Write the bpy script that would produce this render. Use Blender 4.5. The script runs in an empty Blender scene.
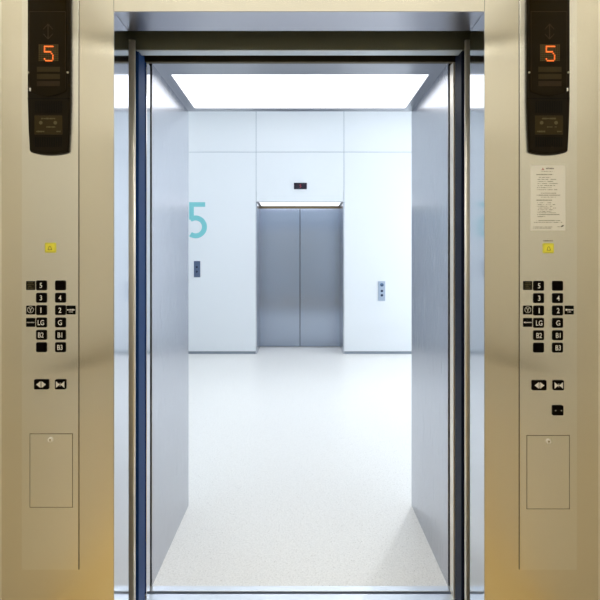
import bpy, bmesh, math, random
from mathutils import Vector, Matrix

random.seed(7)
SC = bpy.context.scene
COL = SC.collection

# ------------------------------------------------------------------ camera, world, exposure, lights
EYE = 1.33
cam_d = bpy.data.cameras.new('camera')
cam_d.lens = 24.0
cam_d.sensor_width = 36.0
cam_d.shift_y = -41.5 / 600
cam_d.clip_start = 0.02
cam = bpy.data.objects.new('camera', cam_d)
cam.location = (0, 0, EYE)
cam.rotation_euler = (math.pi / 2, 0, 0)
COL.objects.link(cam)
SC.camera = cam

world = bpy.data.worlds.new('world')
SC.world = world
world.use_nodes = True
world.node_tree.nodes['Background'].inputs[0].default_value = (0.7, 0.8, 1.0, 1)
world.node_tree.nodes['Background'].inputs[1].default_value = 0.3

SC.view_settings.view_transform = 'Standard'
SC.view_settings.look = 'None'
SC.view_settings.gamma = 1
SC.view_settings.use_curve_mapping = False
SC.view_settings.exposure = 0.27

LOBBY_PANEL = 9.0       # lobby ceiling panels (emission)
WINDOW_GLOW = 2.7       # frosted window in the lobby's side wall
PORTAL_GLOW = 1.5       # light boxes over the lift portals
CAR_GLOW = 12.5          # unseen fill lamp added over the car doors
COOL = (0.91, 0.96, 1.0)
WARM = (1.0, 0.965, 0.87)

# ------------------------------------------------------------------ depths of the place (metres, +Y into the picture)
Y_FRONT = 1.294     # inside face of the car's front wall
Y_JAMB = 1.404      # end of the car's door jamb
Y_PORTAL = 1.623    # start of the landing portal
Y_LOBBY = 2.153     # lobby face of the near wall
Y_FAR = 5.58        # far lobby wall
Y_FDOOR = 6.01      # closed lift doors in the far wall
HW = 0.6            # half width of the portals
HT = 2.127          # height of the portals
CARX = 0.965
CARZ = 2.42
CARB = -1.15
LOBZ = 3.62
LW, LE = -3.3, 2.6

# ------------------------------------------------------------------ materials
def nt(name):
    m = bpy.data.materials.new(name)
    m.use_nodes = True
    return m, m.node_tree, m.node_tree.nodes['Principled BSDF']

def simple(name, col, rough=0.5, metal=0.0, emit=None, es=0.0, spec=0.5):
    m, t, b = nt(name)
    b.inputs['Base Color'].default_value = (*col, 1)
    b.inputs['Roughness'].default_value = rough
    b.inputs['Metallic'].default_value = metal
    b.inputs['Specular IOR Level'].default_value = spec
    if emit:
        b.inputs['Emission Color'].default_value = (*emit, 1)
        b.inputs['Emission Strength'].default_value = es
    return m

def steel(name, col, rough, aniso=0.0, scale=(900, 900, 6), bump=0.02, var=0.04, wave=0.0):
    m, t, b = nt(name)
    tc = t.nodes.new('ShaderNodeTexCoord')
    mp = t.nodes.new('ShaderNodeMapping'); mp.inputs['Scale'].default_value = scale
    nz = t.nodes.new('ShaderNodeTexNoise'); nz.inputs['Scale'].default_value = 1.0; nz.inputs['Detail'].default_value = 3
    t.links.new(tc.outputs['Object'], mp.inputs[0]); t.links.new(mp.outputs[0], nz.inputs['Vector'])
    mr = t.nodes.new('ShaderNodeMapRange')
    mr.inputs['To Min'].default_value = rough - var; mr.inputs['To Max'].default_value = rough + var
    t.links.new(nz.outputs[0], mr.inputs[0]); t.links.new(mr.outputs[0], b.inputs['Roughness'])
    bp = t.nodes.new('ShaderNodeBump'); bp.inputs['Strength'].default_value = bump; bp.inputs['Distance'].default_value = 0.0005
    t.links.new(nz.outputs[0], bp.inputs['Height'])
    last = bp
    if wave:
        n2 = t.nodes.new('ShaderNodeTexNoise'); n2.inputs['Scale'].default_value = 2.2; n2.inputs['Detail'].default_value = 1
        t.links.new(tc.outputs['Object'], n2.inputs['Vector'])
        b2 = t.nodes.new('ShaderNodeBump'); b2.inputs['Strength'].default_value = 1.0; b2.inputs['Distance'].default_value = wave
        t.links.new(n2.outputs[0], b2.inputs['Height']); t.links.new(bp.outputs[0], b2.inputs['Normal']); last = b2
    t.links.new(last.outputs[0], b.inputs['Normal'])
    b.inputs['Base Color'].default_value = (*col, 1)
    b.inputs['Metallic'].default_value = 1.0
    if aniso:
        b.inputs['Anisotropic'].default_value = aniso
        b.inputs['Anisotropic Rotation'].default_value = 0.0
        tg = t.nodes.new('ShaderNodeTangent'); tg.direction_type = 'RADIAL'; tg.axis = 'Z'
        t.links.new(tg.outputs[0], b.inputs['Tangent'])
    return m

M = {}
M['front_steel'] = steel('brushed steel of the car front', (0.79, 0.765, 0.675), 0.22, aniso=1.0, wave=0.0006)
M['plate_steel'] = steel('brushed steel of the control panels', (0.83, 0.83, 0.785), 0.22, aniso=1.0)
M['jamb_steel'] = steel('polished steel jamb', (0.62, 0.64, 0.68), 0.10, var=0.02, bump=0.005)
M['portal_steel'] = steel('satin steel portal lining', (0.54, 0.56, 0.61), 0.27, aniso=0.6, scale=(600, 600, 5), bump=0.0, var=0.015)
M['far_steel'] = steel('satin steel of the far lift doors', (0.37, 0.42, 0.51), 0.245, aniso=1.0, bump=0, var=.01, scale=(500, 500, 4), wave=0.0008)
M['soffit_steel'] = steel('satin steel soffit', (0.50, 0.51, 0.57), 0.3)
M['edge_steel'] = simple('warm steel door edge', (0.80, 0.76, 0.68), 0.35, 0.6)
M['sill_alu'] = steel('aluminium sill', (0.82, 0.84, 0.87), 0.33, scale=(6, 900, 900))
M['header'] = steel('dark grimy zinc header', (0.20, 0.21, 0.16), 0.42, scale=(60, 60, 6), bump=0.1)
M['header'].node_tree.nodes['Principled BSDF'].inputs['Metallic'].default_value = .5
M['catch'] = simple('small metal catch', (.45, .42, .32), .3)
M['header_strip'] = simple('pale header lip', (0.62, 0.68, 0.72), 0.4, 0.6)
M['header_brown'] = steel('dark brown header', (0.14, 0.11, 0.07), 0.45, scale=(30, 30, 30), bump=0.1)
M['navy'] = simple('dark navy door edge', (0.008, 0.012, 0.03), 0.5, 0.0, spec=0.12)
M['blue_edge'] = simple('blue door edge', (0.013, 0.05, 0.17), 0.5, 0.0, spec=0.12)
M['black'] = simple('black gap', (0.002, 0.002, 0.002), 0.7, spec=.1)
M['gap'] = simple('painted gap shadow and groove', (0.16, 0.14, 0.10), 0.7)  # gap shadow painted beside the control plates; also the car ceiling groove
M['wall_white'] = simple('pale blue white wall panel', (0.79, 0.83, 0.87), 0.32)
M['joint'] = simple('grey panel joint', (0.40, 0.47, 0.53), 0.6)
M['ceil_white'] = simple('white ceiling paint', (0.85, 0.87, 0.88), 0.7)
M['base_grey'] = simple('grey baseboard', (0.25, 0.29, 0.34), 0.4, 0.3)
M['car_wall'] = simple('taupe laminate car wall', (0.80, 0.76, 0.66), 0.5)
M['car_wall_back'] = simple('pale taupe laminate car wall', (0.80, 0.78, 0.70), 0.5)
M['car_ceiling'] = simple('cream car ceiling', (0.85, 0.83, 0.76), 0.5)
M['car_floor'] = simple('golden car floor', (0.86, 0.64, 0.30), 0.4)
M['rail'] = simple('dark handrail', (0.18, 0.14, 0.08), 0.35, 0.6)
M['frame_alu'] = simple('window frame', (0.45, 0.48, 0.5), 0.4, 0.7)
M['frame_grey'] = steel('steel frame of the light box', (0.42, 0.43, 0.47), 0.3)
M['lobby_light'] = simple('lobby light diffuser', (0.9, 0.9, 0.9), 0.5, emit=COOL, es=LOBBY_PANEL)
M['window_pane'] = simple('frosted daylight pane', (0.9, 0.9, 0.9), 0.5, emit=(0.91, 0.955, 1.0), es=WINDOW_GLOW)
M['portal_light'] = simple('portal light diffuser', (0.9, 0.9, 0.9), 0.5, emit=(0.97, 0.98, 1.0), es=PORTAL_GLOW)
M['car_diffuser'] = simple('glowing car ceiling sheet', (0.8, 0.78, 0.7), 0.5, emit=WARM, es=0.82)
M['car_sheet'] = simple('softly glowing car ceiling sheet', (0.8, 0.78, 0.7), 0.5, emit=WARM, es=0.45)
M['car_slot'] = simple('car slot light', (0.8, 0.78, 0.7), 0.5, emit=WARM, es=10.0)
M['car_fill'] = simple('added car fill diffuser', (0.9, 0.9, 0.9), 0.5, emit=WARM, es=CAR_GLOW)
M['btn'] = simple('black button plastic', (0.003, 0.0018, 0.0016), 0.35, spec=0.04)
M['btn_rim'] = simple('button rim', (0.010, 0.009, 0.007), 0.4, spec=0.1)
M['tag'] = simple('black tag', (0.003, 0.003, 0.003), 0.4, spec=0.04)
M['tag_olive'] = simple('dark olive tag', (0.018, 0.017, 0.009), 0.4, spec=0.15)
M['print_white'] = simple('white print', (0.98, 0.97, 0.94), 0.5)
M['print_grey'] = simple('grey print', (0.55, 0.55, 0.50), 0.5)
M['yellow'] = simple('yellow alarm button', (0.96, 0.90, 0.10), 0.35, spec=.2)
M['yellow_rim'] = simple('yellow alarm rim', (0.80, 0.76, 0.12), 0.35, spec=.2)
M['bell'] = simple('dark bell print', (0.16, 0.13, 0.01), 0.5)
M['lens'] = simple('smoked display lens', (0.012, 0.0075, 0.0018), 0.15, spec=0.08)
M['housing'] = simple('dark brown display housing', (0.013, 0.009, 0.004), 0.35, spec=0.08)
M['dim'] = simple('dim display field', (0.085, 0.06, 0.022), 0.4, spec=.1)
M['dim2'] = simple('dim arrow print', (0.035, 0.022, 0.010), 0.4, spec=.1)
M['hatch_line'] = simple('hatch joint', (0.20, 0.175, 0.11), 0.6)
M['data_plate'] = simple('bronze rating plate', (0.040, 0.028, 0.009), 0.4, spec=.1)
M['data_print'] = simple('rating plate print', (0.13, 0.11, 0.055), 0.5, spec=.1)
M['led'] = simple('lit orange dots', (0.5, 0.1, 0.02), 0.5, emit=(1.0, 0.16, 0.02), es=1.2)
M['led_red'] = simple('lit dim red digit', (0.2, 0.02, 0.03), 0.5, emit=(0.6, 0.05, 0.12), es=0.35)
M['paper'] = simple('cream notice', (0.96, 0.95, 0.90), 0.5)
M['ink'] = simple('grey ink', (0.34, 0.33, 0.28), 0.6)
M['ink_dark'] = simple('dark ink', (0.06, 0.06, 0.06), 0.6)
M['ink_red'] = simple('red ink', (0.45, 0.04, 0.04), 0.6)
M['teal'] = simple('teal wall paint', (0.20, 0.58, 0.62), 0.5)
M['call_dark'] = simple('dark steel call plate', (0.10, 0.14, 0.23), 0.35, 0.3)
M['call_light'] = simple('steel call plate', (0.42, 0.50, 0.62), 0.35, 0.3)
M['call_btn'] = simple('navy button', (0.01, 0.018, 0.06), 0.3)
M['call_btn_ring'] = simple('blue key switch', (0.10, 0.20, 0.36), 0.3)
M['ind'] = simple('black indicator glass', (0.012, 0.006, 0.02), 0.15)
M['lock'] = simple('chrome lock', (0.95, 0.94, 0.90), 0.3, 0.1)

# terrazzo
m, t, b = nt('pale terrazzo')
tc = t.nodes.new('ShaderNodeTexCoord')
v1 = t.nodes.new('ShaderNodeTexVoronoi'); v1.inputs['Scale'].default_value = 260
v2 = t.nodes.new('ShaderNodeTexNoise'); v2.inputs['Scale'].default_value = 130; v2.inputs['Detail'].default_value = 4
t.links.new(tc.outputs['Object'], v1.inputs['Vector']); t.links.new(tc.outputs['Object'], v2.inputs['Vector'])
cr = t.nodes.new('ShaderNodeValToRGB')
cr.color_ramp.elements[0].position = 0.0; cr.color_ramp.elements[0].color = (0.64, 0.62, 0.59, 1)
cr.color_ramp.elements[1].position = 0.16; cr.color_ramp.elements[1].color = (0.86, 0.85, 0.83, 1)
e = cr.color_ramp.elements.new(0.95); e.color = (0.93, 0.92, 0.90, 1)
t.links.new(v1.outputs['Color'], cr.inputs[0])
cr2 = t.nodes.new('ShaderNodeValToRGB')
cr2.color_ramp.elements[0].position = 0.3; cr2.color_ramp.elements[0].color = (0.88, 0.88, 0.88, 1)
cr2.color_ramp.elements[1].position = 0.62; cr2.color_ramp.elements[1].color = (1, 1, 1, 1)
t.links.new(v2.outputs[0], cr2.inputs[0])
mx = t.nodes.new('ShaderNodeMix'); mx.data_type = 'RGBA'; mx.blend_type = 'MULTIPLY'; mx.inputs[0].default_value = 1
t.links.new(cr.outputs[0], mx.inputs[6]); t.links.new(cr2.outputs[0], mx.inputs[7])
t.links.new(mx.outputs[2], b.inputs['Base Color'])
b.inputs['Roughness'].default_value = 0.28
M['terrazzo'] = m

# ------------------------------------------------------------------ mesh helpers
def link(name, bm, mats, parent=None, kind=None, smooth=False):
    me = bpy.data.meshes.new(name)
    bm.normal_update()
    bm.to_mesh(me); bm.free()
    if not isinstance(mats, (list, tuple)): mats = [mats]
    for k in mats: me.materials.append(M[k])
    if smooth:
        for p in me.polygons: p.use_smooth = True
    o = bpy.data.objects.new(name, me)
    COL.objects.link(o)
    if parent is not None:
        o.parent = parent
        o.matrix_parent_inverse = Matrix.Translation(-Vector(parent.location))
    if kind: o['kind'] = kind
    return o

def rebase(o, loc):
    """move a mesh's origin without moving its shape"""
    o.data.transform(Matrix.Translation(-Vector(loc)))
    o.location = loc
    return o

def add_box(bm, x0, x1, y0, y1, z0, z1, bevel=0.0, mi=0, seg=2):
    vs = [bm.verts.new((x, y, z)) for x in (x0, x1) for y in (y0, y1) for z in (z0, z1)]
    idx = [(0, 1, 3, 2), (4, 6, 7, 5), (0, 4, 5, 1), (2, 3, 7, 6), (0, 2, 6, 4), (1, 5, 7, 3)]
    fs = [bm.faces.new([vs[i] for i in f]) for f in idx]
    for f in fs: f.material_index = mi
    if bevel:
        es = list({e for f in fs for e in f.edges})
        bmesh.ops.bevel(bm, geom=es, offset=bevel, segments=seg, affect='EDGES', profile=0.5)
    return bm

def boxes(*bs, bevel=0.0):
    bm = bmesh.new()
    for b_ in bs: add_box(bm, *b_, bevel=bevel)
    return bm

def add_prism(bm, pts, y0, y1, bevel=0.0, mi=0):
    """outline in the x-z plane, front at y0 (towards the camera), back at y1"""
    f = [bm.verts.new((x, y0, z)) for x, z in pts]
    r = [bm.verts.new((x, y1, z)) for x, z in pts]
    n = len(pts)
    ff = bm.faces.new(f); bm.faces.new(r[::-1])
    for i in range(n): bm.faces.new((f[i], r[i], r[(i + 1) % n], f[(i + 1) % n]))
    bmesh.ops.recalc_face_normals(bm, faces=bm.faces)
    if bevel:
        bmesh.ops.bevel(bm, geom=list(ff.edges), offset=bevel, segments=2, affect='EDGES')
    return bm

def rrect(x0, x1, z0, z1, r, n=5):
    out = []
    for cx, cz, a in ((x1 - r, z1 - r, 0), (x0 + r, z1 - r, 90), (x0 + r, z0 + r, 180), (x1 - r, z0 + r, 270)):
        for i in range(n + 1):
            w = math.radians(a + 90 * i / n)
            out.append((cx + r * math.cos(w), cz + r * math.sin(w)))
    return out

def disc(cx, cz, r, n=24):
    return [(cx + r * math.cos(2 * math.pi * i / n), cz + r * math.sin(2 * math.pi * i / n)) for i in range(n)]

def add_ring(bm, cx, cz, r0, r1, y0, y1, a0=0, a1=360, n=28):
    full = abs(a1 - a0) >= 360
    k = n if full else n + 1
    rows = []
    for i in range(k):
        w = math.radians(a0 + (a1 - a0) * i / n)
        c, s = math.cos(w), math.sin(w)
        rows.append([bm.verts.new((cx + r * c, y, cz + r * s)) for r, y in ((r0, y0), (r1, y0), (r1, y1), (r0, y1))])
    for i in range(n):
        a, b_ = rows[i], rows[(i + 1) % k]
        for j in range(4):
            bm.faces.new((a[j], b_[j], b_[(j + 1) % 4], a[(j + 1) % 4]))
    if not full:
        bm.faces.new(rows[0]); bm.faces.new(rows[-1][::-1])
    bmesh.ops.recalc_face_normals(bm, faces=bm.faces)
    return bm

def add_text(bm, body, size, cx, cz, y, thick=0.0004, sx=1.0, bold=0.0):
    cu = bpy.data.curves.new('lettering', 'FONT')
    cu.body = body; cu.size = size; cu.align_x = 'CENTER'; cu.align_y = 'CENTER'
    cu.extrude = thick / 2; cu.offset = bold; cu.resolution_u = 3
    o = bpy.data.objects.new('lettering', cu)
    COL.objects.link(o)
    dg = bpy.context.evaluated_depsgraph_get()
    me = bpy.data.meshes.new_from_object(o.evaluated_get(dg))
    xs = [v.co.x for v in me.vertices]; ys = [v.co.y for v in me.vertices]
    mx_, my_ = (min(xs) + max(xs)) / 2, (min(ys) + max(ys)) / 2
    for v in me.vertices:
        v.co = Vector((cx + (v.co.x - mx_) * sx, y - v.co.z, cz + (v.co.y - my_)))
    bm.from_mesh(me)
    bpy.data.meshes.remove(me)
    bpy.data.objects.remove(o); bpy.data.curves.remove(cu)
    return bm

def thing(name, label, cat, loc, group=None):
    o = bpy.data.objects.new(name, None)
    o.empty_display_size = 0.05
    o.location = loc
    COL.objects.link(o)
    return tag(o, label, cat, group)

def tag(o, label, cat, group=None):
    o['label'] = label; o['category'] = cat
    if group: o['group'] = group
    return o

def struct(name, bm, mats, **k): return link(name, bm, mats, kind='structure', **k)

# ------------------------------------------------------------------ STRUCTURE: the lift car
struct('floor', boxes((-CARX, CARX, CARB, 1.27, -0.05, 0.0)), 'car_floor')
struct('ceiling', boxes((-CARX, CARX, CARB, Y_JAMB, CARZ, CARZ + 0.05)), 'car_ceiling')
struct('wall_left', boxes((-CARX - 0.05, -CARX, CARB, Y_FRONT + .02, -0.05, CARZ + 0.05)), 'car_wall')
struct('wall_right', boxes((CARX, CARX + 0.05, CARB, Y_FRONT + .02, -0.05, CARZ + 0.05)), 'car_wall')
struct('wall_back', boxes((-CARX, CARX, CARB - 0.05, CARB, -0.05, CARZ + 0.05)), 'car_wall_back')

JX = 0.6005
OX = -0.0025
bm = bmesh.new()
for s in (-1, 1):
    a, b_ = sorted((s * JX + OX, s * CARX))
    add_box(bm, a, b_, Y_FRONT, Y_JAMB - 0.002, 0.0, CARZ)
add_box(bm, -JX + OX + .0012, JX + OX - .0012, Y_FRONT + 0.0004, Y_JAMB - 0.002, HT + 0.003, CARZ)
struct('wall_front', bm, 'front_steel')
# polished jamb linings of the car opening
for n_, s in ((1, -1), (2, 1)):
    a, b_ = sorted((s * (JX - 0.0015) + OX, s * (JX + 0.004) + OX))
    struct(f'trim_{n_}', boxes((a, b_, Y_FRONT + 0.001, Y_JAMB, 0.0, HT), bevel=0.0006), 'jamb_steel')
struct('trim_3', boxes((-JX + OX, JX + OX, Y_FRONT + 0.001, Y_JAMB, HT + .0015, HT + 0.006), bevel=0.0006), 'soffit_steel')

# lift shaft between car and landing: black block walls
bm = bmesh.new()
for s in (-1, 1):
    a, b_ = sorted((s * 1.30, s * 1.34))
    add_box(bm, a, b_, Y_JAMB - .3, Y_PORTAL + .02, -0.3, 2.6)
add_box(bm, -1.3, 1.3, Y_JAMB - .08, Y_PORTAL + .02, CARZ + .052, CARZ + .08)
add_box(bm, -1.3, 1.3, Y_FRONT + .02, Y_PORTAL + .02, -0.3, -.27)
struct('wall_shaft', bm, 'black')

# headers over the doors
bm = boxes((-1.25, 1.25, 1.478, 1.492, 2.102, 2.40))
struct('trim_4', bm, 'header')
struct('trim_5', boxes((-0.605, 0.6, 1.478, 1.515, 2.0985, 2.1018), bevel=.0008), 'header_strip')
struct('trim_6', boxes((-0.62, 0.62, 1.56, 1.575, 2.097, 2.40)), 'header_brown')

# sills
bm = bmesh.new()
add_box(bm, -1.2, 1.2, 1.2705, 1.40, -0.04, 0.0)
for y0, y1 in ((1.405, 1.432), (1.438, 1.452), (1.458, 1.500), (1.506, 1.545), (1.551, 1.5865)):
    add_box(bm, -1.2, 1.2, y0, y1, -0.04, 0.0, bevel=0.0012)
add_box(bm, -1.2, 1.2, 1.40, 1.58, -0.045, -0.012)
struct('trim_7', bm, 'sill_alu')
struct('trim_8', boxes((-0.612, 0.612, 1.598, Y_PORTAL + .001, -0.04, 0.001), bevel=0.001), 'sill_alu')

# landing door leaves (open, in their pockets) and steel edges
for n_, s in ((1, -1), (2, 1)):
    # car door leaf with rounded leading edge
    a, b_ = sorted((s * 0.5905, s * 1.2))
    bm = bmesh.new(); add_box(bm, a, b_, 1.4285, 1.4405, 0.006, 2.112)
    es = [e for e in bm.edges if all(abs(v.co.x - s * 0.5905) < 1e-5 for v in e.verts) and abs(e.verts[0].co.y - e.verts[1].co.y) < 1e-5]
    bmesh.ops.bevel(bm, geom=es, offset=0.0055, segments=6, affect='EDGES', profile=0.5)
    o = struct(f'door_{n_}', bm, 'edge_steel', smooth=False)
    for p in o.data.polygons: p.use_smooth = abs(p.normal.z) < .5
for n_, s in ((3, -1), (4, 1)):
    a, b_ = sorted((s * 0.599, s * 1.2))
    d = struct(f'door_{n_}', boxes((a, b_, 1.485, 1.545, 0.006, 2.108), bevel=0.001), 'navy' if s > 0 else 'blue_edge')  # matching leaves; left one coloured blue, right one near-black
for n_, s in ((9, -1), (10, 1)):
    a, b_ = sorted((s * 0.5985, s * 0.64))
    struct(f'trim_{n_}', boxes((a, b_, 1.562, 1.598, 0.0, 2.10), bevel=0.002), 'edge_steel' if s > 0 else 'jamb_steel')
bm = bmesh.new()
for s in (-1, 1):
    a, b_ = sorted((s * 0.606, s * 0.66)); add_box(bm, a, b_, 1.597, 1.6235, 0, 2.3)
add_box(bm, -.606, .606, 1.5755, 1.6235, 2.132, 2.3)
struct('trim_11', bm, 'black')

# ------------------------------------------------------------------ STRUCTURE: lobby
struct('floor', boxes((LW, LE, Y_PORTAL, Y_FDOOR + .1, -0.06, 0.0)), 'terrazzo')
struct('ceiling', boxes((LW, LE, Y_LOBBY, Y_FAR, LOBZ, LOBZ + .05)), 'ceil_white')
struct('wall_west', boxes((LW - .05, LW, Y_LOBBY, Y_FAR, -.06, LOBZ + .05)), 'wall_white')
# east wall with a window opening
WZ0, WZ1, WY0, WY1 = 0.25, 3.0, 4.15, 5.45
struct('wall_east', boxes((LE, LE + .1, Y_LOBBY, WY0, -.06, LOBZ + .05), (LE, LE + .1, WY1, Y_FAR, -.06, LOBZ + .05),
                          (LE, LE + .1, WY0, WY1, -.06, WZ0), (LE, LE + .1, WY0, WY1, WZ1, LOBZ + .05)), 'wall_white')
w = struct('window_1', boxes((LE + .04, LE + .05, WY0, WY1, WZ0, WZ1)), 'window_pane')
bm = bmesh.new()
for y in (WY0, (WY0 + WY1) / 2 - .02, WY1 - .04): add_box(bm, LE + .02, LE + .07, y, y + .04, WZ0, WZ1)
for z in (WZ0, WZ1 - .04): add_box(bm, LE + .02, LE + .07, WY0, WY1, z, z + .04)
fr = link('window_frame', bm, 'frame_alu', parent=w)

# near wall around the portal
PT = 0.02
struct('wall_south', boxes((LW, -HW - PT, Y_PORTAL + .003, Y_LOBBY - .001, -.06, LOBZ + .05), (HW + PT, LE, Y_PORTAL + .003, Y_LOBBY - .001, -.06, LOBZ + .05),
                           (-HW - PT, HW + PT, Y_PORTAL + .003, Y_LOBBY - .001, HT + .14, LOBZ + .05)), 'wall_white')

HT2 = 2.115
def portal(y0, y1, front, num, top=HT + .14):
    """steel lining: two cheeks and a soffit frame round the light box; front is +1 when the lobby lies at y1, -1 at y0"""
    bm = bmesh.new()
    for s in (-1, 1):
        a, b_ = sorted((s * HW, s * (HW + PT)))
        add_box(bm, a, b_, y0, y1, 0.0, top, bevel=.001)
    struct(f'trim_{num}', bm, 'portal_steel')

portal(Y_PORTAL, Y_LOBBY, 1, 12)
portal(Y_FAR, Y_FDOOR, -1, 13, HT2 + .007)

def light_box(label, ya, yb, da, db, xr, HT=HT):
    """shallow steel light box: frame ya..yb across the portal, diffuser da..db"""
    t_ = thing('ceiling_light', label, 'ceiling light', (0, (ya + yb) / 2, HT))
    bm = boxes((-HW, -xr, ya, yb, HT, HT + .13), (xr, HW, ya, yb, HT, HT + .13), (-xr, xr, ya, da, HT, HT + .13), (-xr, xr, db, yb, HT, HT + .13))
    link('light_frame', bm, 'frame_grey', parent=t_)
    link('diffuser', boxes((-xr + .0005, xr - .0005, da + .0005, db - .0005, HT + .004, HT + .02)), 'portal_light', parent=t_)
    return t_
light_box('large square white light panel over the open lift doorway', Y_PORTAL + .001, Y_LOBBY - .0005, 1.722, 2.112, 0.556, 2.1215)
light_box('thin white light panel over the closed lift doors in the lobby', Y_FAR + .0005, Y_FDOOR - .001, 5.60, 5.99, 0.572, HT2)

# far wall, panelled with open joints over a grey backing
g = 0.004
JXF, JZF = 0.613, 2.815
bm = bmesh.new()
for (x0, x1, z0, z1) in ((LW, -JXF - g, 0.035, JZF - g), (LW, -JXF - g, JZF + g, LOBZ), (JXF + g, LE, 0.035, JZF - g), (JXF + g, LE, JZF + g, LOBZ),
                         (-JXF + g, JXF - g, HT2 + .008, JZF - g), (-JXF + g, JXF - g, JZF + g, LOBZ)):
    add_box(bm, x0, x1, Y_FAR, Y_FAR + .02, z0, z1, bevel=.001)
struct('wall_north', bm, 'wall_white')
struct('trim_14', boxes((LW, -HW - PT - .001, Y_FAR + .006, Y_FDOOR + .1, 0, LOBZ), (HW + PT + .001, LE, Y_FAR + .006, Y_FDOOR + .1, 0, LOBZ),
                        (-HW - PT, HW + PT, Y_FAR + .006, Y_FDOOR + .1, HT + .141, LOBZ)), 'joint')
struct('baseboard_north', boxes((LW, -HW - PT, Y_FAR - .004, Y_FAR + .02, 0, .034), (HW + PT, LE, Y_FAR - .004, Y_FAR + .02, 0, .034)), 'base_grey')

# closed lift doors in the far wall
DT = 2.078
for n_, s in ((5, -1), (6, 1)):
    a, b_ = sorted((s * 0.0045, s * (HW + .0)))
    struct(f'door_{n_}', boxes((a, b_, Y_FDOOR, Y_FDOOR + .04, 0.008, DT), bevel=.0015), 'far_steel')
struct('trim_15', boxes((-HW, HW, Y_FDOOR - .002, Y_FDOOR + .05, DT + .004, HT)), 'header_brown')
struct('trim_16', boxes((-HW, HW, Y_FDOOR + .041, Y_FDOOR + .06, 0, HT)), 'black')

# ------------------------------------------------------------------ lobby ceiling lights (above the picture) and car lights
def panel_light(name, label, cx, cy, sx, sy, z, mat, frame):
    t_ = thing(name, label, 'ceiling light', (cx, cy, z))
    w = 0.02
    x0, x1, y0, y1 = cx - sx / 2, cx + sx / 2, cy - sy / 2, cy + sy / 2
    link('light_frame', boxes((x0, x0 + w, y0, y1, z - .015, z), (x1 - w, x1, y0, y1, z - .015, z), (x0 + w, x1 - w, y0, y0 + w, z - .015, z), (x0 + w, x1 - w, y1 - w, y1, z - .015, z)), frame, parent=t_)
    link('diffuser', boxes((x0 + w, x1 - w, y0 + w, y1 - w, z - .010, z)), mat, parent=t_)
for x, where in ((-2.2, 'westward'), (-0.3, 'middle'), (1.6, 'eastward')):
    panel_light('ceiling_light', {'westward': 'lobby ceiling light over the wall with the large teal numeral', 'middle': 'lobby ceiling light in front of the closed lift doors',
                                  'eastward': 'lobby ceiling light beside the frosted window'}[where], x, 3.85, 1.3, 0.5, LOBZ, 'lobby_light', 'frame_alu')
# unseen round lamp, added to throw the lining's slanting shadow on the floor
t_ = thing('added_downlight', 'small round unseen lamp added to the lobby ceiling towards the window', 'added_downlight', (1.95, 4.4, LOBZ))
bm = bmesh.new()
bmesh.ops.create_cone(bm, cap_ends=True, segments=28, radius1=.085, radius2=.085, depth=.012, matrix=Matrix.Translation((1.95, 4.4, LOBZ - .006)))
link('light_ring', bm, 'frame_alu', parent=t_)
bm = bmesh.new()
bmesh.ops.create_cone(bm, cap_ends=True, segments=28, radius1=.06, radius2=.06, depth=.006, matrix=Matrix.Translation((1.95, 4.4, LOBZ - .0145)))
link('lamp_lens', bm, 'lobby_light', parent=t_)
ld = bpy.data.lights.new('added_downlight_lamp', 'SPOT'); ld.shadow_soft_size = .05; ld.energy = 95; ld.color = COOL; ld.spot_size = math.radians(75); ld.spot_blend = .8
lo_ = bpy.data.objects.new('added_downlight_lamp', ld); COL.objects.link(lo_); lo_.location = (1.95, 4.4, LOBZ - .08)
lo_.rotation_euler = (Vector((0.2, 2.2, 0)) - lo_.location).to_track_quat('-Z', 'Y').to_euler()
lo_.parent = t_; lo_.matrix_parent_inverse = Matrix.Translation(-Vector(t_.location))
panel_light('ceiling_light', 'broad glowing warm sheet over the middle of the lift car', 0, -0.35, 1.84, 1.5, CARZ, 'car_diffuser', 'frame_alu')
panel_light('ceiling_light', 'narrower glowing warm sheet of the lift car ceiling between slot light and door light', 0, 0.875, 1.84, 0.50, CARZ, 'car_sheet', 'car_ceiling')
panel_light('ceiling_light', 'thin warm slot light across the lift car ceiling', 0, 0.455, 1.84, 0.065, CARZ, 'car_slot', 'car_ceiling')
panel_light('ceiling_light', 'bright warm fill light added across the lift car ceiling by the doors', 0, 1.205, 1.7, 0.13, CARZ, 'car_fill', 'frame_alu')  # added lamp that brightens the car walls, placed clear of the panels' reflections
struct('trim_17', boxes((-CARX, CARX, .56, .62, CARZ - .004, CARZ + .001)), 'gap')

# handrails inside the car (seen as dark bands in the brushed steel)
for s, lab in ((-1, 'dark round handrail along the car side wall by the control panel without a notice'), (1, 'dark round handrail along the car side wall by the control panel with a notice')):
    t_ = thing('handrail', lab, 'handrail', (s * CARX, 0, 0.9), 'handrails inside the lift car')
    bm = bmesh.new()
    bmesh.ops.create_cone(bm, cap_ends=True, segments=16, radius1=.02, radius2=.02, depth=2.0,
                          matrix=Matrix.Translation((s * (CARX - .06), 0.0, .9)) @ Matrix.Rotation(math.pi / 2, 4, 'X'))
    link('rail', bm, 'rail', parent=t_, smooth=True)
    for y in (-.8, 0, .8):
        a, b_ = sorted((s * (CARX - .06), s * CARX))
        link('bracket', boxes((a, b_, y - .01, y + .01, .885, .9), bevel=.002), 'rail', parent=t_)

# ------------------------------------------------------------------ CONTROL PANELS
S = 309.0
def PX(p): return (p - 300) / S
def PZ(p): return EYE - (p - 258.5) / S
YP = Y_FRONT - 0.0025          # face of the control plate

def prect(x0, y0, x1, y1): return PX(x0), PX(x1), PZ(y1), PZ(y0)

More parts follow.
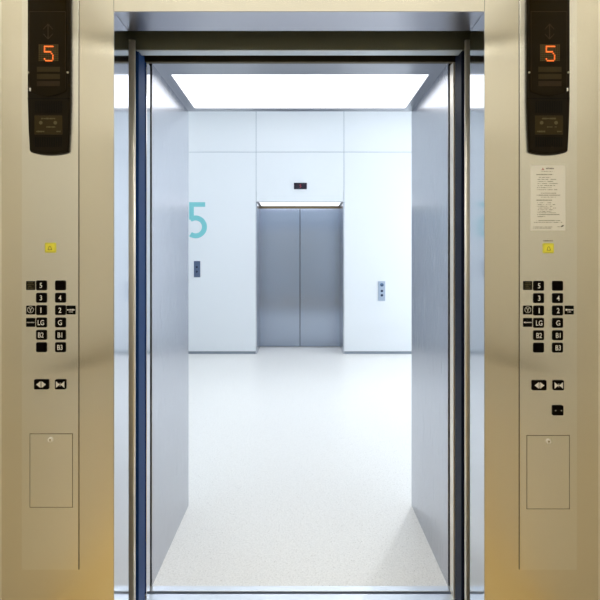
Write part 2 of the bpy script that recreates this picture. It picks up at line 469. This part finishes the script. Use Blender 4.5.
def glyph_bars(bm, x0, x1, zc, h, y, fill=.72):
    """a line of unreadably small lettering: short uneven strokes"""
    x = x0
    while x < x1:
        w = h * random.uniform(.25, .8)
        if random.random() < fill:
            hh = h * random.uniform(.55, 1.0)
            add_box(bm, x, min(x + w, x1), y - .0002, y + .0002, zc - hh / 2, zc + hh / 2)
        x += w + h * .18
    return bm

DIGIT5 = ["11111", "10000", "11110", "00001", "00001", "10001", "01110"]
def control_panel(dx, label, right):
    global S
    S = 309.8
    root = thing('control_panel', label, 'control panel', (PX(50 + dx), Y_FRONT, PZ(570)), 'lift car control panels')
    # plate, and a dark strip painting the gap's shadow along its inner side
    x0, x1 = (PX(21.6 + dx), PX(78.2 + dx)) if not right else (PX(22 + dx), PX(79.2 + dx))
    link('plate', boxes((x0, x1, YP, Y_FRONT - .0002, PZ(570), CARZ - .005), bevel=.0008), 'plate_steel', parent=root)
    gx = x1 if not right else x0
    s = 1 if not right else -1
    a, b_ = sorted((gx + s * .0002, gx + s * .0022))
    link('edge_shadow_strip', boxes((a, b_, YP + .0012, Y_FRONT - .0001, PZ(570), CARZ - .005)), 'gap', parent=root)
    # ---- display unit
    F = YP - 0.010
    S = 312.3
    dx0 = dx
    dx = dx + (1.0 if right else -1.6)
    xa, xb = PX(28.6 + dx), PX(71.4 + dx)
    pts = [(xa, CARZ - .03), (xa, PZ(100)), (PX(29.4 + dx), PZ(128)), (PX(30.6 + dx), PZ(150))]
    for i in range(9):
        u = -1 + 2 * i / 8
        pts.append((PX(50 + dx) + u * (18.2 / S), PZ(154.4 - 2.6 * abs(u) ** 2.2)))
    pts += [(PX(69.4 + dx), PZ(150)), (PX(70.6 + dx), PZ(128)), (xb, PZ(100)), (xb, CARZ - .03)]
    bm = add_prism(bmesh.new(), pts, F, YP, bevel=.003)
    disp = link('display_housing', bm, 'housing', parent=root)
    bm = add_prism(bmesh.new(), [(PX(31 + dx), PZ(-40)), (PX(31 + dx), PZ(90))] + [(PX(31 + dx + 37 * i / 8), PZ(91.5 + 5 * math.sin(math.pi * i / 8))) for i in range(9)] + [(PX(68 + dx), PZ(90)), (PX(68 + dx), PZ(-40))], F - .003, F, bevel=.001)
    lens = link('display_lens', bm, 'lens', parent=disp)
    G = F - .0032
    # thin frame line round the lit field
    bx = lambda p, q, r_, t_: (PX(p + dx), PX(q + dx), G - .0001, G + .0003, PZ(t_), PZ(r_))
    link('lens_outline', boxes(bx(31.4, 67.6, 11.8, 12.3), bx(31.4, 31.8, 12.3, 90), bx(67.2, 67.6, 12.3, 90)), 'dim2', parent=disp)
    # arrow sign: two arrow heads and a shaft in a dim field
    bm = bmesh.new()
    add_box(bm, *bx(49.6, 50.6, 25, 39.5))
    for sgn in (1, -1):
        zt = 32 - sgn * 8
        for q in (-1, 1):
            c0 = (PX(50.1 + dx), PZ(zt)); c1 = (PX(50.1 + q * 4.6 + dx), PZ(zt + sgn * 5))
            n_ = .0035
            add_prism(bm, [(c0[0], c0[1]), (c1[0], c1[1]), (c1[0], c1[1] - sgn * n_), (c0[0], c0[1] - sgn * n_)], G - .0001, G + .0003)
    link('direction_arrow', bm, 'dim2', parent=disp)
    # dot matrix: a field of unlit dots, the lit 5 above it
    bm = bmesh.new()
    nx, nz = 11, 9
    for i in range(nx):
        for j in range(nz):
            cx = PX(40.6 + dx + 20 * (i + .5) / nx); cz = PZ(44.6 + 17 * (j + .5) / nz)
            add_box(bm, cx - .0023, cx + .0023, G - .0001, G + .0003, cz - .0023, cz + .0023)
    link('dot_matrix', bm, 'dim', parent=disp)
    bm = bmesh.new()
    for j in range(13):
        for i in range(8):
            # a 5 drawn in dots on an 8 x 10 grid
            pass
    grid = ["011111111", "010000000", "010000000", "011111100", "000000010", "000000001", "000000001", "010000001", "001111110"]
    for j, row in enumerate(grid):
        for i, c in enumerate(row):
            if c == '1':
                cx = PX(45.0 + dx + 10.6 * (i + .5) / 9); cz = PZ(46.0 + 16 * (j + .5) / 9)
                add_prism(bm, disc(cx, cz, .0022, 8), G - .0008, G)
    link('lit_digit', bm, 'led', parent=disp)
    for y_ in (67.2, 74.4, 81.4):
        bm = boxes((PX(39 + dx), PX(62 + dx), G - .0001, G + .0003, PZ(y_ + 5), PZ(y_)))
        link('message_field', bm, 'dim2' if y_ > 80 else 'data_plate', parent=disp)
    # two small catches on the lens edges
    for cx_ in (30.2, 69.3):
        bm = bmesh.new()
        bmesh.ops.create_uvsphere(bm, u_segments=10, v_segments=6, radius=.0032, matrix=Matrix.Translation((PX(cx_ + dx), F - .001, PZ(72.5))))
        link('lens_catch', bm, 'catch', parent=disp, smooth=True)
    link('lens_catch', boxes((PX((32.0 if not right else 67.2) + dx), PX((33.0 if not right else 68.2) + dx), F - .006, F, PZ(91.5), PZ(88.5)), bevel=.0006), 'lock', parent=disp)
    # speaker grilles: rows of slots
    for ya_, yb_ in ((101, 113), (137, 147.5)):
        bm = bmesh.new()
        for i in range(12):
            for j in range(int((yb_ - ya_) / 2)):
                cx = 36.2 + dx + 27.6 * (i + .5) / 12; cz = ya_ + 2 * j + 1
                add_box(bm, PX(cx - .75), PX(cx + .75), F - .0003, F + .0002, PZ(cz + .65), PZ(cz - .65))
        link('speaker_grille', bm, 'black', parent=disp)
    link('lower_seam', boxes((xa + .001, xb - .001, F - .0002, F + .001, PZ(98.9), PZ(98.1))), 'black', parent=disp)
    # rating plate
    link('rating_plate', boxes((PX(36 + dx), PX(64 + dx), F - .0012, F, PZ(134.5), PZ(115.5)), bevel=.0003), 'data_plate', parent=disp)
    bm = bmesh.new(); yy = F - .0013
    glyph_bars(bm, PX(43 + dx), PX(57 + dx), PZ(118.6), .0055, yy, .95)
    for cx_ in (42.5, 57): add_prism(bm, disc(PX(cx_ + dx), PZ(122.8), .0058, 14), yy - .0002, yy + .0002)
    glyph_bars(bm, PX(48 + dx), PX(58 + dx), PZ(127), .005, yy, .9)
    glyph_bars(bm, PX(38 + dx), PX(46 + dx), PZ(131.5), .006, yy, .9)
    glyph_bars(bm, PX(58 + dx), PX(62.5 + dx), PZ(131.5), .005, yy, .9)
    link('rating_print', bm, 'data_print', parent=disp)
    S = 310.0
    dx = dx0
    # ---- alarm button
    dz = 0.5 if right else 0
    ab = link('alarm_button', add_prism(bmesh.new(), rrect(*prect(44.8 + dx, 242.6 + dz, 56 + dx, 252.8 + dz), .004), YP - .002, YP, bevel=.0008), 'yellow_rim', parent=root)
    link('alarm_face', add_prism(bmesh.new(), rrect(*prect(46.2 + dx, 244 + dz, 54.6 + dx, 251.4 + dz), .003), YP - .0035, YP - .002, bevel=.0006), 'yellow', parent=ab)
    bm = bmesh.new(); yb = YP - .0037; c = PX(50.3 + dx); z = PZ(248.2 + dz)
    add_ring(bm, c, z + .003, .0026, .0038, yb, yb + .0003, 0, 180, 10)
    for q in (-1, 1):
        add_prism(bm, [(c + q * .0026, z + .003), (c + q * .0038, z + .003), (c + q * .0062, z - .0045), (c + q * .0045, z - .0045)], yb, yb + .0003)
    add_box(bm, c - .007, c + .007, yb, yb + .0003, z - .0056, z - .0042)
    link('bell_symbol', bm, 'bell', parent=ab)
    if right:
        bm = glyph_bars(bmesh.new(), PX(45.5 + dx), PX(55 + dx), PZ(240.8), .0035, YP - .0002, .9)
        link('alarm_caption', bm, 'hatch_line', parent=root)
    # ---- floor buttons
    rows = [("5", ""), ("3", "4"), ("1", "2"), ("LG", "G"), ("B2", "B1"), ("", "B3")]
    bo = 0.7 if right else 0
    def button(x0, y0, x1, y1):
        r = prect(x0 + dx - bo, y0, x1 + dx - bo, y1)
        bt = link('floor_button', add_prism(bmesh.new(), rrect(*r, .0048), YP - .0018, YP, bevel=.0006), 'btn_rim', parent=root)
        k = .0018
        link('button_cap', add_prism(bmesh.new(), rrect(r[0] + k, r[1] - k, r[2] + k, r[3] - k, .004), YP - .0035, YP - .0018, bevel=.0007), 'btn', parent=bt)
        return bt, (r[0] + r[1]) / 2, (r[2] + r[3]) / 2
    for j, (l, r_) in enumerate(rows):
        yt = 280.4 + 12.38 * j + (0.4 if right else 0)
        for body, xa_ in ((l, 36.0), (r_, 55.0)):
            bt, cx, cz = button(xa_, yt, xa_ + 10.8, yt + 9.9)
            if body:
                wide = len(body) > 1
                bm = bmesh.new()
                if body == '1': add_box(bm, cx - .0014, cx + .0014, YP - .0040, YP - .0036, cz - .0085, cz + .0085)
                else: add_text(bm, body, .0235, cx, cz, YP - .0038, sx=.78 if wide else .86, bold=.0001)
                link('numeral', bm, 'print_white', parent=bt)
    def tagp(name, x0, y0, mat='tag'):
        r = prect(x0 + dx - bo, y0, x0 + 9 + dx - bo, y0 + 8.9)
        o_ = link(name, add_prism(bmesh.new(), rrect(*r, .002), YP - .0012, YP, bevel=.0003), mat, parent=root)
        return o_, r
    T = YP - .0014
    o_, r = tagp('caption_plate', 26.0, 281.1, 'tag_olive')
    bm = bmesh.new()
    for q, (u0, u1) in enumerate(((.22, .8), (.12, .85), (.25, .6), (.15, .9))):
        glyph_bars(bm, r[0] + (r[1] - r[0]) * u0, r[0] + (r[1] - r[0]) * u1, r[3] - .0055 - q * .0058, .0030, T, .9)
    link('caption_print', bm, 'data_print', parent=o_)
    o_, r = tagp('symbol_plate', 26.0, 305.6)
    bm = bmesh.new(); cx, cz = (r[0] + r[1]) / 2, (r[2] + r[3]) / 2 + .001
    add_ring(bm, cx, cz, .0088, .0106, T - .0002, T + .0002)
    for q in (-1, 1):
        add_prism(bm, [(cx, cz - .002), (cx + q * .0066, cz + .0062), (cx + q * .0036, cz + .0062), (cx, cz + .0015)][::q], T - .0002, T + .0002)
    add_box(bm, cx - .0016, cx + .0016, T - .0002, T + .0002, cz - .007, cz + .001)
    link('ring_symbol', bm, 'print_grey', parent=o_)
    o_, r = tagp('caption_plate', 26.0, 318.0)
    bm = bmesh.new()
    glyph_bars(bm, r[0] + .002, r[1] - .002, (r[2] + r[3]) / 2, .0045, T, 1.0)
    link('caption_print', bm, 'print_white' if right else 'print_grey', parent=o_)
    o_, r = tagp('caption_plate', 66.4 + (1.2 if right else 0), 305.6)
    bm = bmesh.new()
    glyph_bars(bm, r[0] + .002, r[1] - .002, (r[2] + r[3]) / 2 + .0008, .006, T, 1.0)
    glyph_bars(bm, r[0] + .008, r[1] - .008, (r[2] + r[3]) / 2 - .006, .0025, T, .8)
    link('caption_print', bm, 'print_white', parent=o_)
    # ---- door open / door close
    oy = 379.3 + (0.9 if right else 0)
    ox_ = -.5 if not right else -1.0
    def tri(cx, cz, w, h, q):
        return [(cx, cz + h), (cx, cz - h), (cx + q * w, cz)]
    r = prect(34.3 + dx + ox_ + .5, oy, 48.8 + dx + ox_ + .5, oy + 10)
    bt = link('door_open_button', add_prism(bmesh.new(), rrect(*r, .004), YP - .0035, YP, bevel=.0008), 'btn', parent=root)
    cx, cz = (r[0] + r[1]) / 2, (r[2] + r[3]) / 2
    bm = bmesh.new()
    add_prism(bm, tri(cx - .0024, cz, .0135, .0105, -1), YP - .0040, YP - .0035); add_prism(bm, tri(cx + .0024, cz, .0135, .0105, 1), YP - .0040, YP - .0035)
    add_box(bm, cx - .0009, cx + .0009, YP - .004, YP - .0035, cz - .0088, cz + .0088)
    link('open_symbol', bm, 'print_white', parent=bt)
    r = prect(55.2 + dx + (-.3 if right else 0), oy, 66 + dx + (-.3 if right else 0), oy + 10)
    bt = link('door_close_button', add_prism(bmesh.new(), rrect(*r, .004), YP - .0035, YP, bevel=.0008), 'btn', parent=root)
    cx, cz = (r[0] + r[1]) / 2, (r[2] + r[3]) / 2
    bm = bmesh.new()
    add_prism(bm, tri(cx - .0135, cz, .0125, .0105, 1), YP - .0040, YP - .0035); add_prism(bm, tri(cx + .0135, cz, .0125, .0105, -1), YP - .0040, YP - .0035)
    add_box(bm, cx - .0008, cx + .0008, YP - .004, YP - .0035, cz - .006, cz + .006)
    link('close_symbol', bm, 'print_white', parent=bt)
    if right:
        r = prect(552.3, 405.3, 563.2, 415.3)
        bt = link('key_switch', add_prism(bmesh.new(), rrect(*r, .004), YP - .0035, YP, bevel=.0008), 'btn', parent=root)
        bm = bmesh.new(); cz = (r[2] + r[3]) / 2
        for fx in (.26, .8): add_prism(bm, disc(r[0] + (r[1] - r[0]) * fx, cz, .0018, 8), YP - .0038, YP - .0035)
        link('switch_marks', bm, 'print_grey', parent=bt)
    # ---- service hatch: door with joint, lock
    hy = 433.6 if not right else 435.2
    hx0, hx1, hy1 = 29.4 + dx - bo, 72.7 + dx - bo, hy + 74.2
    k = .0022
    fr_ = link('hatch_joint', boxes((PX(hx0), PX(hx0) + k, YP - .0002, YP + .0004, PZ(hy1), PZ(hy)), (PX(hx1) - k, PX(hx1), YP - .0002, YP + .0004, PZ(hy1), PZ(hy)),
               (PX(hx0), PX(hx1), YP - .0002, YP + .0004, PZ(hy) - k, PZ(hy)), (PX(hx0), PX(hx1), YP - .0002, YP + .0004, PZ(hy1), PZ(hy1) + k)), 'hatch_line')
    fr_.name = 'hatch_joint'
    hatch = link('hatch_door', boxes((PX(hx0) + k, PX(hx1) - k, YP - .0006, YP, PZ(hy1) + k, PZ(hy) - k), bevel=.0002), 'plate_steel', parent=root)
    fr_.parent = hatch
    bm = bmesh.new(); lx, lz = PX(50.5 + dx), PZ(hy + 6.2)
    add_prism(bm, disc(lx, lz, .0085, 24), YP - .0035, YP - .0005, bevel=.001)
    lk = link('lock', bm, 'lock', parent=hatch)
    bm = add_prism(bmesh.new(), disc(lx, lz + .001, .0024, 10), YP - .0038, YP - .0034)
    add_box(bm, lx - .0009, lx + .0009, YP - .0038, YP - .0034, lz - .005, lz)
    kh = link('keyhole', bm, 'bell'); kh.parent = hatch
    return root

control_panel(0, 'steel lift control panel with black floor buttons and no paper notice', False)
control_panel(498, 'steel lift control panel with a paper notice above its yellow alarm button', True)

# ------------------------------------------------------------------ paper notice on the control panel
S = 309.8
root = thing('notice', 'cream paper notice with rows of small print stuck under the floor display', 'notice', (PX(548), YP, PZ(230.6)))
nx0, nx1, ny0, ny1 = 530.6, 565.4, 165.2, 230.6
link('sheet', boxes((PX(nx0), PX(nx1), YP - .0008, YP - .00005, PZ(ny1), PZ(ny0))), 'paper', parent=root)
yy = YP - .0010
bm = bmesh.new()
cx, cz = PX(542.8), PZ(169.3)
for k in range(3):
    a = math.radians(90 + 120 * k); u = Vector((math.cos(a), math.sin(a))); v = Vector((-u.y, u.x))
    l = .0052
    pts = [Vector((0, 0)), u * l * .5 + v * l * .29, u * l, u * l * .5 - v * l * .29]
    add_prism(bm, [(cx + p.x, cz + p.y) for p in pts], yy - .0002, yy + .0002)
link('diamond_emblem', bm, 'ink_red', parent=root)
bm = bmesh.new()
add_text(bm, 'MITSUBISHI', .0058, PX(549.8), PZ(168.6), yy, sx=.85, bold=.0001)
link('maker_lettering', bm, 'ink_dark', parent=root)
bm = bmesh.new()
lines = [(171.5, 541, 554, 1.0, .5), (174.6, 536.2, 553, 1.6, .95)]
lines += [(177.4 + 2.05 * i, 537, 551 + (i * 37 % 8), 1.1, .7) for i in range(7)]
lines += [(193.2, 541, 556, 1.1, .9), (195.2, 536.4, 560, 1.1, .85), (197.2, 541, 556, 1.0, .7), (200.2, 536.3, 552, 1.4, .95)]
lines += [(202.8 + 1.75 * i, 537, 552 + (i * 23 % 5), 1.0, .6) for i in range(6)]
lines += [(212.8, 537, 556, 1.0, .7), (214.6, 537, 560, 1.3, .85), (216.6, 537.5, 545, 1.3, .85), (220.6, 536.5, 560, 1.2, .9), (222.4, 534, 562, 1.1, .85),
          (227.0, 533.2, 552, 1.0, .9), (228.2, 533.2, 551, .9, .9), (226.8, 556, 561, 1.0, .7)]
for (y_, a, b_, h_, f_) in lines: glyph_bars(bm, PX(a), PX(b_), PZ(y_), h_ * .7 / S * 1.0, yy, f_)
link('small_print', bm, 'ink', parent=root)
bm = add_prism(bmesh.new(), [(PX(560.8), PZ(227)), (PX(561.6), PZ(225.6)), (PX(563.8), PZ(224.8)), (PX(563.2), PZ(226.2)), (PX(561.6), PZ(227.1))], yy - .0002, yy + .0002)
link('corner_mark', bm, 'ink_dark', parent=root)

# ------------------------------------------------------------------ things on the far wall
SF = 400 / Y_FAR
def FX(p): return (p - 300) / SF
def FZ(p): return EYE - (p - 258.5) / SF
# large teal 5
root_y = Y_FAR
bm = bmesh.new()
st = 5.0 / SF
y0, y1 = Y_FAR - .003, Y_FAR
cx, cz, R1 = FX(195.6), FZ(226.9), 11.4 / SF
add_ring(bm, cx, cz, R1 - st, R1, y0 - .0006, y1, -125, 126, 40)
add_box(bm, FX(189.2), FX(205.2), y0, y1, FZ(206.8), FZ(202.2))
add_box(bm, FX(189.2), FX(193.9), y0 - .0012, y1, FZ(219.5), FZ(206.8))
o = link('wall_numeral', bm, 'teal')
rebase(o, (FX(197), Y_FAR, FZ(238)))
tag(o, 'large teal numeral 5 on the pale lobby wall', 'numeral')

def call_panel(x0, x1, y0_, y1_, mat, label, buttons, group=None):
    t_ = thing('call_panel', label, 'call panel', (FX((x0 + x1) / 2), Y_FAR, FZ(y1_)), group)
    F = Y_FAR - .010
    link('plate', boxes((FX(x0), FX(x1), F, Y_FAR - .0001, FZ(y1_), FZ(y0_)), bevel=.002), mat, parent=t_)
    for (bx, by, r, m1) in buttons:
        bt = link('call_button', add_prism(bmesh.new(), disc(FX(bx), FZ(by), r, 20), F - .005, F, bevel=.001), m1, parent=t_)
        bm = bmesh.new()
        add_ring(bm, FX(bx), FZ(by), r * 1.0, r * 1.12, F - .002, F)
        link('button_ring', bm, 'call_btn_ring', parent=bt)
    return t_
call_panel(194, 200.3, 261, 277.2, 'call_dark', 'dark slate lift call plate with two buttons below the teal numeral',
           ((197.1, 267.0, .017, 'call_btn'), (197.1, 271.6, .017, 'call_btn')))
cp = call_panel(378.1, 385, 281.2, 300.8, 'call_light', 'pale steel lift call plate with two buttons and a key switch',
           ((381.7, 290.9, .0165, 'call_btn'), (381.7, 295.2, .0165, 'call_btn')))
F = Y_FAR - .010
ks = link('key_switch', add_prism(bmesh.new(), disc(FX(381.7), FZ(284.8), .025, 24), F - .004, F, bevel=.001), 'call_btn_ring', parent=cp)
bm = boxes((FX(381.7) - .018, FX(381.7) - .008, F - .006, F - .004, FZ(284.8) - .012, FZ(284.8) + .014), (FX(381.7) + .008, FX(381.7) + .018, F - .006, F - .004, FZ(284.8) - .012, FZ(284.8) + .014),
           (FX(381.7) - .012, FX(381.7) + .012, F - .006, F - .004, FZ(284.8) - .018, FZ(284.8) - .008))
link('switch_marks', bm, 'call_btn', parent=ks)

t_ = thing('floor_indicator', 'small black floor indicator above the closed lift doors', 'indicator', (0.005, Y_FAR, FZ(189.2)))
link('housing', boxes((FX(294), FX(306.8), Y_FAR - .012, Y_FAR - .0001, FZ(189.2), FZ(183)), bevel=.002), 'ind', parent=t_)
bm = bmesh.new()
add_text(bm, '5', .06, FX(300.4), FZ(186.1), Y_FAR - .0125, thick=.001)
link('lit_digit', bm, 'led_red', parent=t_)
